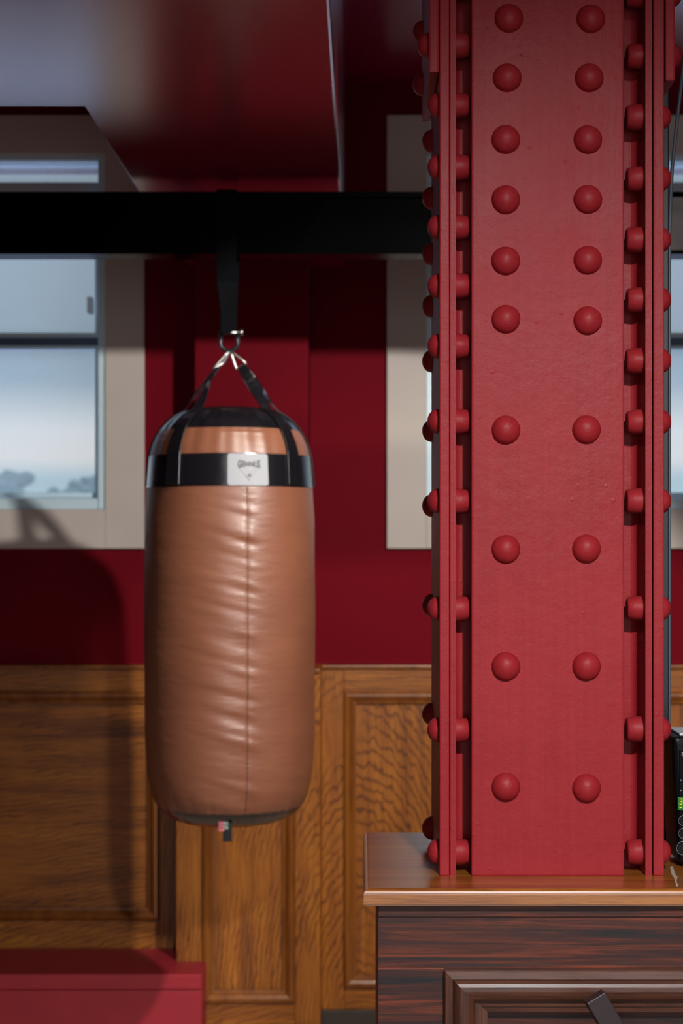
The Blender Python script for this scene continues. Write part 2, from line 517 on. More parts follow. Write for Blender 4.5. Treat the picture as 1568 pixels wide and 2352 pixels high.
YL = 5.105
ZT = AZ(1527, YL)
wainscot(3, RX0, AX(405, 4.935), YL, ZT, 1.2, abs(AX(405, 4.935) - AX(366, YL)), AZ(2112, YL), AZ(1588, YL),
         'dark shaded oak wainscot panel on the left', W)
YP = 4.935
zpb = AZ(2302, YP)
wainscot(4, AX(405, YP), AX(735, YP), YP, ZT, AX(465, YP) - AX(405, YP), AX(735, YP) - AX(677, YP), zpb, AZ(1588, YL),
         'narrow oak wainscot panel below the punching bag', PYF)
# its returns to the wall
for k, (a, b_) in enumerate(((AX(405, YP), PX0), (PX1, AX(735, YP)))):
    struct(bx('trim_%d' % (5 + k), M['oak'], a, b_, PYF, W, 0.0, ZT), 'oak return beside the narrow wainscot panel')
wainscot(7, AX(735, YP), RX1, YL, ZT, AX(790, YL) - AX(735, YP), 1.9, zpb, AZ(1588, YL),
         'oak wainscot panel between bag and red column', W)

# ------------------------------------------------------------------ red riveted column
D = 2.15
CB = 1.0848                                        # worktop height
CX = 0.2397
col = thing('riveted_column', 'red painted riveted steel column standing on the wooden counter', 'column', (CX, 2.275, CB))
CT = RZ


def cpart(name, x0, x1, y0, y1, z0=CB, z1=CT, bev=0.0015, parent=col):
    return bx(name, M['column'], x0, x1, y0, y1, z0, z1, parent, bev)


fx0, fx1 = AX(1082, D), AX(1433, D)
front = cpart('front_plate', fx0, fx1, D - 0.002, D + 0.014, bev=0.0025)
cpart('core', fx0 + 0.03, fx1 - 0.03, D + 0.014, D + 0.062)
back = cpart('back_plate', fx0, fx1, D + 0.236, D + 0.25)
sides = []
LPX0, LPX1 = AX(1009, D), AX(1032, D)
RPX0, RPX1 = AX(1500, D), AX(1525, D)
lp = cpart('side_plate', LPX0, LPX1, D, D + 0.25, bev=0.002)
rpl = cpart('side_plate', RPX0, RPX1, D, D + 0.25, bev=0.002)


def angle(xo, xi, yo, depth, sgn):
    """L-section: leg along the side plate, leg behind the front plate, with a fillet"""
    bm = bmesh.new()
    t = 0.011
    y2 = yo + depth
    xc = CX - sgn * 0.02
    pts = [(xo, yo), (xi, yo)]
    r = 0.012
    for k in range(7):
        a = k / 6 * math.pi / 2
        pts.append((xi + sgn * (r - r * math.cos(a)), y2 - r + r * math.sin(a)))
    pts += [(xc, y2), (xc, y2 + t), (xo, y2 + t)]
    lo = [bm.verts.new((x, y, CB)) for x, y in pts]; hi = [bm.verts.new((x, y, CT)) for x, y in pts]
    n = len(pts)
    bm.faces.new(lo); bm.faces.new(hi)
    for i in range(n): bm.faces.new((lo[i], lo[(i + 1) % n], hi[(i + 1) % n], hi[i]))
    return obj('angle_section', bm, M['column'], col)


LIX = AX(1046.5, D); RIX = AX(1482, D)
la = angle(LPX1 + 0.0012, LIX, D + 0.001, 0.062, 1)
ra = angle(RPX0 - 0.0016, RIX, D + 0.001, 0.062, -1)
zs_l, zs_r = AZ(166, D), AZ(185, D)
SP = 0.0125
lsp = cpart('splice_plate', LPX0 - SP - 0.0006, LPX0 - 0.0006, D + 0.001, D + 0.252, zs_l, CT, 0.0025)
rsp = cpart('splice_plate', RPX1 + 0.0016, RPX1 + 0.0016 + SP, D + 0.001, D + 0.252, zs_r, CT, 0.0025)


def dome_mesh(name, r, h, seed):
    rnd = random.Random(seed)
    bm = bmesh.new(); seg = 28
    prof = [(r * 1.05, -0.0004), (r, 0.0012)]
    for k in range(1, 9):
        a = k / 9 * math.pi / 2
        prof.append((r * 0.99 * math.cos(a), 0.0014 + (h - 0.0014) * math.sin(a)))
    rings = []
    for i, (pr, pz) in enumerate(prof):
        ring = []
        for k in range(seg):
            a = k * 2 * math.pi / seg
            d = 1 + 0.03 * noise.noise(Vector((math.cos(a) * 1.3 + seed * 7, math.sin(a) * 1.3, pz * 60)))
            ring.append(bm.verts.new((pr * d * math.cos(a), pr * d * math.sin(a), pz)))
        rings.append(ring)
    top = bm.verts.new((0, 0, h))
    for A, B in zip(rings, rings[1:]):
        for k in range(seg): bm.faces.new((A[k], A[(k + 1) % seg], B[(k + 1) % seg], B[k]))
    for k in range(seg): bm.faces.new((rings[-1][k], rings[-1][(k + 1) % seg], top))
    bmesh.ops.recalc_face_normals(bm, faces=bm.faces)
    me = bpy.data.meshes.new(name); bm.to_mesh(me); bm.free()
    me.polygons.foreach_set('use_smooth', [True] * len(me.polygons)); me.materials.append(M['column'])
    return me


def pan_mesh(name, r0, r1, h):
    bm = bmesh.new(); seg = 28
    prof = [(r0 * 1.03, -0.0004), (r0, 0.0018), (r0 * 0.99, h * 0.4), (r1 + 0.0012, h - 0.0022), (r1, h - 0.0006), (r1 - 0.0015, h), (r1 * 0.6, h + 0.0003)]
    rings = [[bm.verts.new((p * math.cos(k * 2 * math.pi / seg), p * math.sin(k * 2 * math.pi / seg), z)) for k in range(seg)] for p, z in prof]
    for A, B in zip(rings, rings[1:]):
        for k in range(seg): bm.faces.new((A[k], A[(k + 1) % seg], B[(k + 1) % seg], B[k]))
    bm.faces.new(rings[-1])
    bmesh.ops.recalc_face_normals(bm, faces=bm.faces)
    me = bpy.data.meshes.new(name); bm.to_mesh(me); bm.free()
    me.polygons.foreach_set('use_smooth', [True] * len(me.polygons)); me.materials.append(M['column'])
    return me


domes_f = [dome_mesh('rivet', 0.0177, 0.0145, s) for s in range(4)]
domes_s = [dome_mesh('rivet', 0.0158, 0.0142, s + 10) for s in range(4)]
pans = [pan_mesh('rivet', 0.0165, 0.0138, 0.0200), pan_mesh('rivet', 0.0160, 0.0132, 0.0190)]
DIRS = {'F': (math.pi / 2, 0, 0), 'B': (-math.pi / 2, 0, 0), 'L': (0, -math.pi / 2, 0), 'R': (0, math.pi / 2, 0)}


def rivet(me, loc, way, parent):
    ob = bpy.data.objects.new('rivet', me); COL.objects.link(ob)
    ob.location = Vector(loc)
    e = Matrix.Rotation(random.uniform(0, 6.28), 4, 'Z')
    from mathutils import Euler
    q = (Euler(DIRS[way]).to_matrix().to_4x4() @ e).to_euler()
    ob.rotation_euler = (q.x + random.uniform(-.03, .03), q.y + random.uniform(-.03, .03), q.z)
    hang(ob, parent)


fy = [-236, -97, 42, 180, 320, 459, 598, 735, 987, 1261, 1532, 1809]
for i, y in enumerate(fy):
    dx = 5 if y < 60 else (1 if y < 250 else -2)
    for xc in (1163 + dx, 1349 + dx + (2 if y < 900 else -1)):
        z = AZ(y + random.uniform(-2, 2), D - 0.002)
        rivet(domes_f[(i * 2 + (xc > 1250)) % 4], (AX(xc, D), D - 0.002, z), 'F', front)
for i, y in enumerate((42, 320, 598, 987, 1532)):
    for xc in (1163, 1350): rivet(domes_f[i % 4], (AX(xc, D), D + 0.25, AZ(y, D)), 'B', back)

Y1, Y2 = D + 0.031, D + 0.219
row_l = [-160, -30, 105, 243, 385, 522, 657, 795, 968, 1151, 1398, 1676, 1956]
row_r = [-160, -12, 130, 270, 411, 551, 689, 829, 969, 1151, 1397, 1675, 1956]
for i, (ya, yb) in enumerate(zip(row_l, row_r)):
    za, zb = AZ(ya, Y1), AZ(yb, Y1)
    sp = za > zs_l + 0.005
    if za < CT - 0.03:
        xo = LPX0 - (SP + 0.0006 if sp else 0)
        rivet(domes_s[i % 4], (xo, Y1, za), 'L', lsp if sp else lp)
        rivet(pans[i % 2], (LIX, Y1, za), 'R', la)
        rivet(domes_s[(i + 1) % 4], (xo, Y2, za + random.uniform(-.002, .002)), 'L', lsp if sp else lp)
    spr = zb > zs_r + 0.005
    if zb < CT - 0.03:
        xo = RPX1 + (SP + 0.0016 if spr else 0)
        rivet(domes_s[(i + 2) % 4], (xo, Y1, zb), 'R', rsp if spr else rpl)
        rivet(pans[(i + 1) % 2], (RIX, Y1, zb), 'L', ra)
        rivet(domes_s[(i + 3) % 4], (xo, Y2, zb), 'R', rsp if spr else rpl)

# ------------------------------------------------------------------ counter and its worktop
SX0, SX1 = 0.0025, 1.70
SYF, SYB = 2.068, 2.485
ST = 0.021
bm = bmesh.new(); box(bm, SX0, SX1, SYF, SYB, CB - ST, CB)
ed = [e for e in bm.edges if all(v.co.z > CB - 1e-5 for v in e.verts)]
bmesh.ops.bevel(bm, geom=ed, offset=0.0075, segments=5, affect='EDGES', profile=0.5)
ed = [e for e in bm.edges if all(v.co.z < CB - ST + 1e-5 for v in e.verts)]
bmesh.ops.bevel(bm, geom=ed, offset=0.002, segments=2, affect='EDGES')
slab = obj('worktop', bm, M['iroko'], smooth=False)
tag(slab, 'orange varnished hardwood worktop slab under the red column', 'worktop')

KX0, KX1, KYF, KYB = AX(868, 2.086), 1.66, 2.086, 2.465
KZ = CB - ST
k = thing('counter', 'dark stained wooden counter with moulded panel front below the worktop', 'counter', ((KX0 + KX1) / 2, 2.28, 0))
mx0, mx1 = AX(1020, KYF), KX1 - 0.10
mz1 = AZ(2224, KYF); mz0 = 0.16
strip_h = 0.0165
bx('side_panel', M['walnut_v'], KX0, KX0 + 0.02, KYF + 0.022, KYB, 0, KZ, k)
bx('side_panel', M['walnut_v'], KX1 - 0.02, KX1, KYF + 0.022, KYB, 0, KZ, k)
bx('back_panel', M['walnut'], KX0 + 0.02, KX1 - 0.02, KYB - 0.02, KYB, 0, KZ, k)
bx('top_strip', M['walnut'], KX0, KX1, KYF - 0.0015, KYF + 0.022, KZ - strip_h, KZ, k, 0.001)
bx('top_rail', M['walnut'], KX0, KX1, KYF + 0.001, KYF + 0.022, mz1, KZ - strip_h, k, 0.0006)
bx('stile', M['walnut'], KX0, mx0, KYF + 0.001, KYF + 0.022, 0.0, mz1 - 0.0003, k, 0.0006)
bx('stile', M['walnut_v'], mx1, KX1, KYF + 0.001, KYF + 0.022, 0.0, mz1 - 0.0003, k, 0.0006)
bx('bottom_rail', M['walnut'], mx0, mx1, KYF + 0.001, KYF + 0.022, 0, mz0, k, 0.0006)
bx('panel', M['walnut'], mx0, mx1, KYF + 0.014, KYF + 0.022, mz0, mz1, k)
# bolection moulding: four mitred lengths
prof = [(0.0, 0.0), (0.0, 0.014), (0.0015, 0.0152), (0.0095, 0.0165), (0.0102, 0.0135)]
for q in range(9):
    a = q / 8 * math.pi
    prof.append((0.0238 - 0.0132 * math.cos(a), 0.0125 + 0.0085 * math.sin(a) * (1.15 - 0.25 * q / 8)))
prof += [(0.0375, 0.0085), (0.0450, 0.0078), (0.0456, 0.0055), (0.0525, 0.0048), (0.0530, -0.012), (0.0, -0.012)]


def mould_side(side):
    bm = bmesh.new(); A, B = [], []
    for d, h in prof:
        y = KYF + 0.001 - h
        c = {'t': ((mx0 + d, mz1 - d), (mx1 - d, mz1 - d)), 'b': ((mx0 + d, mz0 + d), (mx1 - d, mz0 + d)),
             'l': ((mx0 + d, mz0 + d), (mx0 + d, mz1 - d)), 'r': ((mx1 - d, mz0 + d), (mx1 - d, mz1 - d))}[side]
        A.append(bm.verts.new((c[0][0], y, c[0][1]))); B.append(bm.verts.new((c[1][0], y, c[1][1])))
    n = len(prof)
    for i in range(n): bm.faces.new((A[i], A[(i + 1) % n], B[(i + 1) % n], B[i]))
    bm.faces.new(A); bm.faces.new(B)
    obj('moulding', bm, M['walnut_m'] if side in 'tb' else M['walnut_mv'], k)


for s_ in 'tblr': mould_side(s_)

# ------------------------------------------------------------------ black beam
BY0, BY1 = 3.90, 3.976
BT, BB = AZ(440, BY0), AZ(583, BY0)
bm = bmesh.new()
box(bm, RX0, RX1, BY0, BY1, BB, BB + 0.012)
box(bm, RX0, RX1, BY0, BY1, BT - 0.012, BT)
box(bm, RX0, RX1, BY0 + 0.006, BY1 - 0.006, BB + 0.012, BT - 0.012)
beam = obj('steel_beam', bm, M['black_steel'])
tag(beam, 'black steel beam spanning the room, holding the punching bag', 'beam')
pl = bx('beam_patch', M['grey_mottle'], AX(1490, 3.89), AX(1490, 3.89) + 0.34, 3.886, 3.8995, AZ(574, 3.886), AZ(452, 3.886), None, 0.003)  # thin mottled slab added where the beam shows a pale patch
tag(pl, 'pale grey mottled patch on the black beam, right of the column', 'plate')

# ------------------------------------------------------------------ punching bag
BYC = (BY0 + BY1) / 2
BXC = AX(528, BYC)
KB = BYC / F


def bz(y): return CAMZ + (HY - y) * KB


PROF = [(938, 0.0), (938, 0.060), (940, 0.092), (948, 0.113), (962, 0.135), (980, 0.153), (1000, 0.166), (1022, 0.1765), (1050, 0.184),
        (1122, 0.190), (1200, 0.1935), (1320, 0.1955), (1500, 0.197), (1680, 0.1955), (1760, 0.191), (1800, 0.185), (1828, 0.177), (1845, 0.168),
        (1856, 0.160), (1872, 0.140), (1884, 0.105), (1890, 0.06), (1893, 0.03), (1894, 0.0)]


def prof_r(y):
    for (ya, ra_), (yb, rb) in zip(PROF, PROF[1:]):
        if ya <= y <= yb and yb > ya:
            t = (y - ya) / (yb - ya)
            return ra_ + (rb - ra_) * t
    return 0.0


SEAM = math.radians(16.0)                       # seam angle to the right of the front


def bag_r(th, y, extra=0.0):
    r = sum(prof_r(y + d) for d in (-9, -4.5, 0, 4.5, 9)) / 5 if 960 < y < 1838 else prof_r(y)
    if y > 1122:
        # creases pulled towards the lacing seam
        d = (th - SEAM + math.pi) % (2 * math.pi) - math.pi
        n1 = noise.noise(Vector((y * 0.024 - d * 1.6, d * 0.9, 3.1)))
        n2 = noise.noise(Vector((y * 0.055 - d * 2.5, d * 1.0, 9.7)))
        amp = math.exp(-(d / (0.50 if d < 0 else 0.12)) ** 2)
        fade = min(1, (y - 1122) / 60) * min(1, max(0, (1850 - y) / 60))
        r += fade * amp * (0.0042 * n1 + 0.0022 * n2)
        r += fade * 0.0022 * noise.noise(Vector((y * 0.006, math.cos(th) * 1.6, math.sin(th) * 1.6)))
        r -= fade * 0.0022 * math.exp(-(d / 0.018) ** 2)
        if y > 1790:                                # gathers at the bottom
            g = min(1, (y - 1790) / 55)
            r += g * 0.0026 * noise.noise(Vector((math.cos(th) * 9, math.sin(th) * 9, 1.7)))
    elif y < 1050:
        g = 1.0 if y > 950 else 0.3
        r += g * 0.0030 * noise.noise(Vector((math.cos(th) * 7, math.sin(th) * 7, y * 0.004)))
        r += 0.0012 * math.exp(-((y - 1003) / 3.0) ** 2)
    return r + extra


def bag_pt(th, y, extra=0.0):
    r = bag_r(th, y, extra)
    return Vector((BXC + r * math.sin(th), BYC - r * math.cos(th), bz(y)))


def bag_piece(name, y0, y1, rows, mat, extra=0.0, seg=220, close_top=False, close_bot=False):
    bm = bmesh.new(); rings = []
    for i in range(rows + 1):
        y = y0 + (y1 - y0) * i / rows
        rings.append([bm.verts.new(bag_pt(2 * math.pi * k / seg, y, extra)) for k in range(seg)])
    for A, B in zip(rings, rings[1:]):
        for q in range(seg): bm.faces.new((A[q], A[(q + 1) % seg], B[(q + 1) % seg], B[q]))
    if close_top:
        c = bm.verts.new((BXC, BYC, bz(y0)))
        for q in range(seg): bm.faces.new((rings[0][q], rings[0][(q + 1) % seg], c))
    if close_bot:
        c = bm.verts.new((BXC, BYC, bz(y1)))
        for q in range(seg): bm.faces.new((rings[-1][q], rings[-1][(q + 1) % seg], c))
    return obj(name, bm, mat, bag, smooth=True)


bag = thing('punching_bag', 'tan leather punching bag hanging from the black beam', 'punching bag', (BXC, BYC, bz(1900)))
bag_piece('top_collar', 939, 992, 22, M['vinyl_black'], close_top=True)
bag_piece('shoulder', 992, 1051, 18, M['leather'])
band = bag_piece('band', 1050, 1122, 8, M['vinyl_black'], 0.0012)
body = bag_piece('body', 1121, 1846, 260, M['leather'], seg=300)
bag_piece('base_cap', 1844, 1893.5, 20, M['vinyl_black'], close_bot=True)
# seam thread down the body
bm = bmesh.new(); tube(bm, [bag_pt(SEAM, y, 0.0006) for y in range(1124, 1840, 6)], 0.0011, 6)
obj('seam', bm, M['thread'], body, smooth=True)

# white maker's patch wrapped round the band
LTH0, LTH1 = math.asin(9.5 * KB / 0.188 * 0.955), math.asin(100 * KB / 0.188 * 0.955)
LY0, LY1 = 1051.5, 1121.0


def on_band(u, v, lift): return bag_pt(LTH0 + (LTH1 - LTH0) * u, LY0 + (LY1 - LY0) * v, 0.0012 + lift)


def patch(name, inner, mat, parent, lift, th):
    """inner: outline in (u, v), wrapped on the band"""
    bm = bmesh.new()
    lo = [bm.verts.new(on_band(u, v, lift)) for u, v in inner]; hi = [bm.verts.new(on_band(u, v, lift + th)) for u, v in inner]
    n = len(inner)
    bm.faces.new(hi); bm.faces.new(list(reversed(lo)))
    for i in range(n): bm.faces.new((lo[i], lo[(i + 1) % n], hi[(i + 1) % n], hi[i]))
    return obj(name, bm, mat, parent)


# grid patch with rounded corners
bm = bmesh.new(); NU, NV = 24, 16
def rc(u, v):
    r_u, r_v = 0.06, 0.075
    cu = min(max(u, r_u), 1 - r_u); cv = min(max(v, r_v), 1 - r_v)
    du, dv = (u - cu) / r_u, (v - cv) / r_v
    l = max(abs(du), abs(dv)); m_ = math.hypot(du, dv)
    if m_ > 1e-6:
        du, dv = du * l / m_, dv * l / m_
    return cu + du * r_u, cv + dv * r_v
grid = [[bm.verts.new(on_band(*rc(i / NU, j / NV), 0.0016)) for j in range(NV + 1)] for i in range(NU + 1)]
gridb = [[bm.verts.new(on_band(*rc(i / NU, j / NV), 0.0001)) for j in range(NV + 1)] for i in range(NU + 1)]
for i in range(NU):
    for j in range(NV):
        bm.faces.new((grid[i][j], grid[i + 1][j], grid[i + 1][j + 1], grid[i][j + 1]))
        bm.faces.new((gridb[i][j], gridb[i][j + 1], gridb[i + 1][j + 1], gridb[i + 1][j]))
for i in range(NU):
    for j in (0, NV): bm.faces.new((grid[i][j], grid[i + 1][j], gridb[i + 1][j], gridb[i][j]))
for j in range(NV):
    for i in (0, NU): bm.faces.new((grid[i][j], grid[i][j + 1], gridb[i][j + 1], gridb[i][j]))
lab = obj('maker_patch', bm, M['label_white'], bag)
lab['label'] = 'white maker patch with dark bow-tie lettering'


def text_mesh(txt, size=1.0, bold=0.0):
    cu = bpy.data.curves.new('lettering', 'FONT'); cu.body = txt; cu.size = size; cu.resolution_u = 2
    cu.align_x = 'LEFT'; cu.offset = bold
    tmp = bpy.data.objects.new('lettering', cu); COL.objects.link(tmp)
    bpy.context.view_layer.update()
    me = bpy.data.meshes.new_from_object(tmp.evaluated_get(bpy.context.evaluated_depsgraph_get()))
    bpy.data.objects.remove(tmp); bpy.data.curves.remove(cu)
    return me


me = text_mesh('GEMINUS', bold=0.035)
xs = [v.co.x for v in me.vertices]; ys = [v.co.y for v in me.vertices]
mnx, mxx, mny, mxy = min(xs), max(xs), min(ys), max(ys)
for v in me.vertices:
    u = (v.co.x - mnx) / (mxx - mnx); t = (v.co.y - mny) / (mxy - mny)
    hgt = 0.13 + 0.17 * abs(2 * u - 1) ** 1.4
    vv = 0.325 - (t - 0.5) * hgt
    v.co = on_band(0.245 + 0.55 * u, vv, 0.0030)
me.materials.append(M['print_dark'])
tx = bpy.data.objects.new('lettering', me); COL.objects.link(tx); tx.location = (0, 0, 0); hang(tx, lab)
patch('shield_print', [(0.27, 0.47), (0.77, 0.47), (0.52, 0.86)], M['print_faint'], lab, 0.0018, 0.0010)
patch('emblem', [(0.52, 0.63), (0.57, 0.69), (0.545, 0.74), (0.52, 0.70), (0.50, 0.74), (0.465, 0.71)], M['print_dark'], lab, 0.0024, 0.0012)

# straps: ring plate -> shoulder -> band
RINGY = 806
strap_az = [-37, -94, 53, 97]
for q, az in enumerate(strap_az):
    th = math.radians(az)
    rad = Vector((math.sin(th), -math.cos(th), 0)); tan = Vector((math.cos(th), math.sin(th), 0))
    sgn = -1 if az < 0 else 1
    top = Vector((BXC + sgn * 0.027, BYC - math.cos(th) * 0.012, bz(842)))
    pts, wd, nm, wid = [], [], [], []
    sh = bag_pt(th, 946, 0.004)
    for i in range(9):
        t = i / 8
        p = top.lerp(sh, t); pts.append(p)
        wv = (Vector((sgn * 0.75, -0.25, sgn * 0.45)).lerp(tan, t ** 0.8)); wd.append(wv)
        ax = (sh - top).normalized(); nm.append(ax.cross(wv.normalized())); wid.append(0.021 + 0.010 * t)
    sref = nm[-1]
    for i in range(1, 15):
        y = 946 + (1118 - 946) * i / 14
        p = bag_pt(th, y, 0.0035); pts.append(p); wd.append(tan)
        p2 = bag_pt(th, min(y + 6, 1119), 0.0035) - bag_pt(th, y - 6, 0.0035)
        nn = p2.normalized().cross(tan)
        if nn.dot(sref) < 0: nn = -nn
        nm.append(nn); wid.append(0.031 + 0.012 * i / 14)
    bm = bmesh.new(); ribbon(bm, pts, wd, nm, wid, 0.0035)
    st = obj('strap', bm, M['vinyl_black'], bag, bevel=0.0008, segs=1)
    # triangular wire link up to the shackle
    ctr = Vector((BXC + 0.001 * sgn, BYC + (0.006 if abs(az) > 90 else -0.006), bz(RINGY)))
    e1 = pts[0] + wd[0].normalized() * 0.014; e2 = pts[0] - wd[0].normalized() * 0.014
    bm = bmesh.new()
    tri = []
    for a, b_ in ((ctr, e1), (e1, e2), (e2, ctr)):
        for i in range(6): tri.append(a.lerp(b_, 0.06 + 0.88 * i / 5))
    tube(bm, tri, 0.0026, 8, closed=True)
    obj('wire_link', bm, M['chrome'], st, smooth=True)

# hanging label under the base
TX = AX(514, BYC - 0.145)
bx('tag', M['tag_pink'], TX - 0.011, TX + 0.001, BYC - 0.151, BYC - 0.149, bz(1884), bz(1846), bag)
bx('tag', M['tag_green'], TX + 0.001, TX + 0.010, BYC - 0.151, BYC - 0.149, bz(1880), bz(1846), bag)
bx('tag', M['vinyl_black'], TX - 0.002, TX + 0.018, BYC - 0.148, BYC - 0.145, bz(1908), bz(1846), bag, 0.0008)

# ------------------------------------------------------------------ hanging strap and shackle
hs = thing('hanging_strap', 'black webbing strap with steel shackle looped over the black beam', 'strap', (AX(524, BYC), BYC, bz(800)))
SXC = AX(523, BYC)
sw = 0.046
pts = []; wd = []; nm = []; wid = []
tw = [(BYC, bz(765), 0), ]
yb0, yb1 = BY0 - 0.0035, BY1 + 0.0035
path = [(BYC - 0.006, bz(768)), (BYC - 0.010, bz(720)), (BYC - 0.020, bz(650)), (yb0 + 0.002, BB - 0.010), (yb0, BB + 0.012), (yb0, BT - 0.006), (yb0 + 0.003, BT + 0.0035), (yb1 - 0.003, BT + 0.0035), (yb1, BT - 0.006), (yb1, BB + 0.012), (yb1 - 0.002, BB - 0.010), (BYC + 0.020, bz(650)), (BYC + 0.010, bz(720)), (BYC + 0.006, bz(768))]
NP = len(path)
for i, (y_, z_) in enumerate(path):
    a = Vector((0, path[min(i + 1, NP - 1)][0] - path[max(i - 1, 0)][0], path[min(i + 1, NP - 1)][1] - path[max(i - 1, 0)][1])).normalized()
    tws = 0.55 if z_ < BB - 0.12 else (0.25 if z_ < BB - 0.05 else 0.0)
    wv = Vector((math.cos(tws), math.sin(tws), 0))
    pts.append((SXC + (0.002 if z_ < BB - 0.1 else 0), y_, z_)); wd.append(wv)
    nn = a.cross(wv)
    nm.append(nn); wid.append(0.040 if z_ < BB - 0.1 else sw)
bm = bmesh.new(); ribbon(bm, pts, wd, nm, wid, 0.003)
obj('webbing', bm, M['webbing'], hs)
# bow shackle with pin
bm = bmesh.new()
sc_ = Vector((SXC + 0.003, BYC, bz(790)))
arc = [sc_ + Vector((-0.018, 0, 0.026))]
for i in range(13):
    a = math.pi + math.pi * i / 12
    arc.append(sc_ + Vector((0.0205 * math.cos(a), 0, 0.004 + 0.0205 * math.sin(a))))
arc.append(sc_ + Vector((0.018, 0, 0.026)))
tube(bm, arc, 0.0048, 12)
obj('shackle_bow', bm, M['dark_metal'], hs, smooth=True)
bm = bmesh.new(); tube(bm, [sc_ + Vector((-0.025, 0, 0.026)), sc_ + Vector((0.030, 0, 0.026))], 0.0045, 12)
tube(bm, [sc_ + Vector((0.024, 0, 0.026)), sc_ + Vector((0.032, 0, 0.026))], 0.0075, 12)
obj('shackle_pin', bm, M['chrome'], hs, smooth=True)

# ------------------------------------------------------------------ red bench box
zt = 0.302
bxr = AX(464, 4.79)
bn = thing('bench', 'low red padded bench box against the oak wainscot', 'bench', (-1.6, 4.9, 0))
bx('seat_pad', M['bench_red'], RX0 + 0.01, bxr, 4.78, 4.93, zt - 0.045, zt, bn, 0.006, 3)
bx('seat_pad', M['bench_red'], RX0 + 0.01, AX(405, 4.935) - 0.002, 4.9305, YL - 0.013, zt - 0.045, zt - 0.001, bn, 0.002, 2)
bx('body', M['bench_red'], RX0 + 0.012, bxr - 0.001, 4.783, 4.92, 0, zt - 0.047, bn, 0.002)

# ------------------------------------------------------------------ trunking, cable, device, tape, bar
tk = bx('cable_trunking', M['trunking'], 0.405, AX(1535, 2.42), 2.415, 2.455, CB, RZ, None, 0.002)
tag(tk, 'black cable trunking standing behind the red column', 'trunking')
cpx = [(1600, -60), (1586, 40), (1572, 130), (1561, 220), (1551, 310), (1543, 390), (1539, 470), (1537, 560), (1536.5, 800), (1536.5, 1100), (1536, 1400), (1535, 1700), (1534, 1850), (1533, 1940)]
bm = bmesh.new()
cp = [at(x, y, 2.43) for x, y in cpx]
sm = []
for i in range(len(cp) - 1):
    p0, p1, p2, p3 = cp[max(i - 1, 0)], cp[i], cp[i + 1], cp[min(i + 2, len(cp) - 1)]
    for j in range(6):
        t = j / 6
        sm.append(0.5 * ((2 * p1) + (p2 - p0) * t + (2 * p0 - 5 * p1 + 4 * p2 - p3) * t * t + (3 * p1 - p0 - 3 * p2 + p3) * t ** 3))
sm.append(cp[-1])
tube(bm, sm, 0.0026, 10)
cb = obj('power_cable', bm, M['cable'], smooth=True)
tag(cb, 'thin grey cable running down beside the black trunking', 'cable')

DX0, DX1, DYF, DYB = 0.402, 0.515, 2.205, 2.30
DZ1 = AZ(1692, DYF)
dv = thing('tabletop_receiver', 'black tabletop receiver with green display at the right end', 'receiver', ((DX0 + DX1) / 2, 2.25, CB))
# housing tapers slightly towards the foot
bm = bmesh.new()
sh_ = 0.008
zs = [(CB + 0.004, sh_), (DZ1, 0)]
vv = []
for z, t in zs:
    vv.append([bm.verts.new(c) for c in ((DX0 + t, DYF, z), (DX1 - t, DYF, z), (DX1 - t, DYB, z), (DX0 + t, DYB, z))])
bm.faces.new(list(reversed(vv[0]))); bm.faces.new(vv[1])
for i in range(4): bm.faces.new((vv[0][i], vv[0][(i + 1) % 4], vv[1][(i + 1) % 4], vv[1][i]))
hb = obj('housing', bm, M['device'], dv, bevel=0.009, segs=4)
bx('foot', M['device'], DX0 + 0.02, DX1 - 0.02, DYF + 0.01, DYB - 0.01, CB, CB + 0.006, dv)
bx('top_cover', M['device_top'], DX0 + 0.010, DX1 - 0.010, DYF + 0.008, DYB - 0.008, DZ1, DZ1 + 0.0035, dv, 0.0015)
bx('front_panel', M['device_glass'], DX0 + 0.008, DX1 - 0.008, DYF - 0.0012, DYF + 0.001, CB + 0.022, DZ1 - 0.017, dv, 0.0005)
yl = DYF - 0.0016
lc = bx('display', M['lcd'], AX(1556, yl), DX1 - 0.012, yl, yl + 0.001, AZ(1860, yl), AZ(1831, yl), dv, 0.0004)
dm = text_mesh('30:15')
xs = [v.co.x for v in dm.vertices]; ys = [v.co.y for v in dm.vertices]
for v in dm.vertices:
    u = (v.co.x - min(xs)); t = v.co.y - min(ys)
    pass
x_0, y_0, hh = min(xs), min(ys), max(ys) - min(ys)
sc2 = (AZ(1834, yl) - AZ(1848, yl)) / hh
for v in dm.vertices:
    v.co = Vector((AX(1560, yl) + (v.co.x - x_0) * sc2, yl - 0.0003, AZ(1848, yl) + (v.co.y - y_0) * sc2))
dm.materials.append(M['digit'])
dg = bpy.data.objects.new('digits', dm); COL.objects.link(dg); hang(dg, lc)
bx('digit_mark', M['digit'], AX(1560, yl), AX(1565, yl), yl - 0.0004, yl, AZ(1856, yl), AZ(1853, yl), lc)
for y, r in ((1885, 0.0064), (1914, 0.0064), (1948, 0.0088)):
    for xi in range(3):
        xc = AX(1569, yl) + xi * 0.024
        zc = AZ(y, yl)
        bm = bmesh.new()
        tube(bm, [Vector((xc + r * math.cos(a * math.pi / 12), yl - 0.0006, zc + r * math.sin(a * math.pi / 12))) for a in range(24)], 0.0007, 6, closed=True)
        bt = obj('button_ring', bm, M['ring'], dv, smooth=True)
        bm = bmesh.new(); tube(bm, [(xc, yl, zc), (xc, yl - 0.0012, zc)], r * 0.84, 20)
        obj('button', bm, M['device'], bt)
dm2 = text_mesh('EXT')
xs = [v.co.x for v in dm2.vertices]; ys = [v.co.y for v in dm2.vertices]
x_0, y_0, hh = min(xs), min(ys), max(ys) - min(ys)
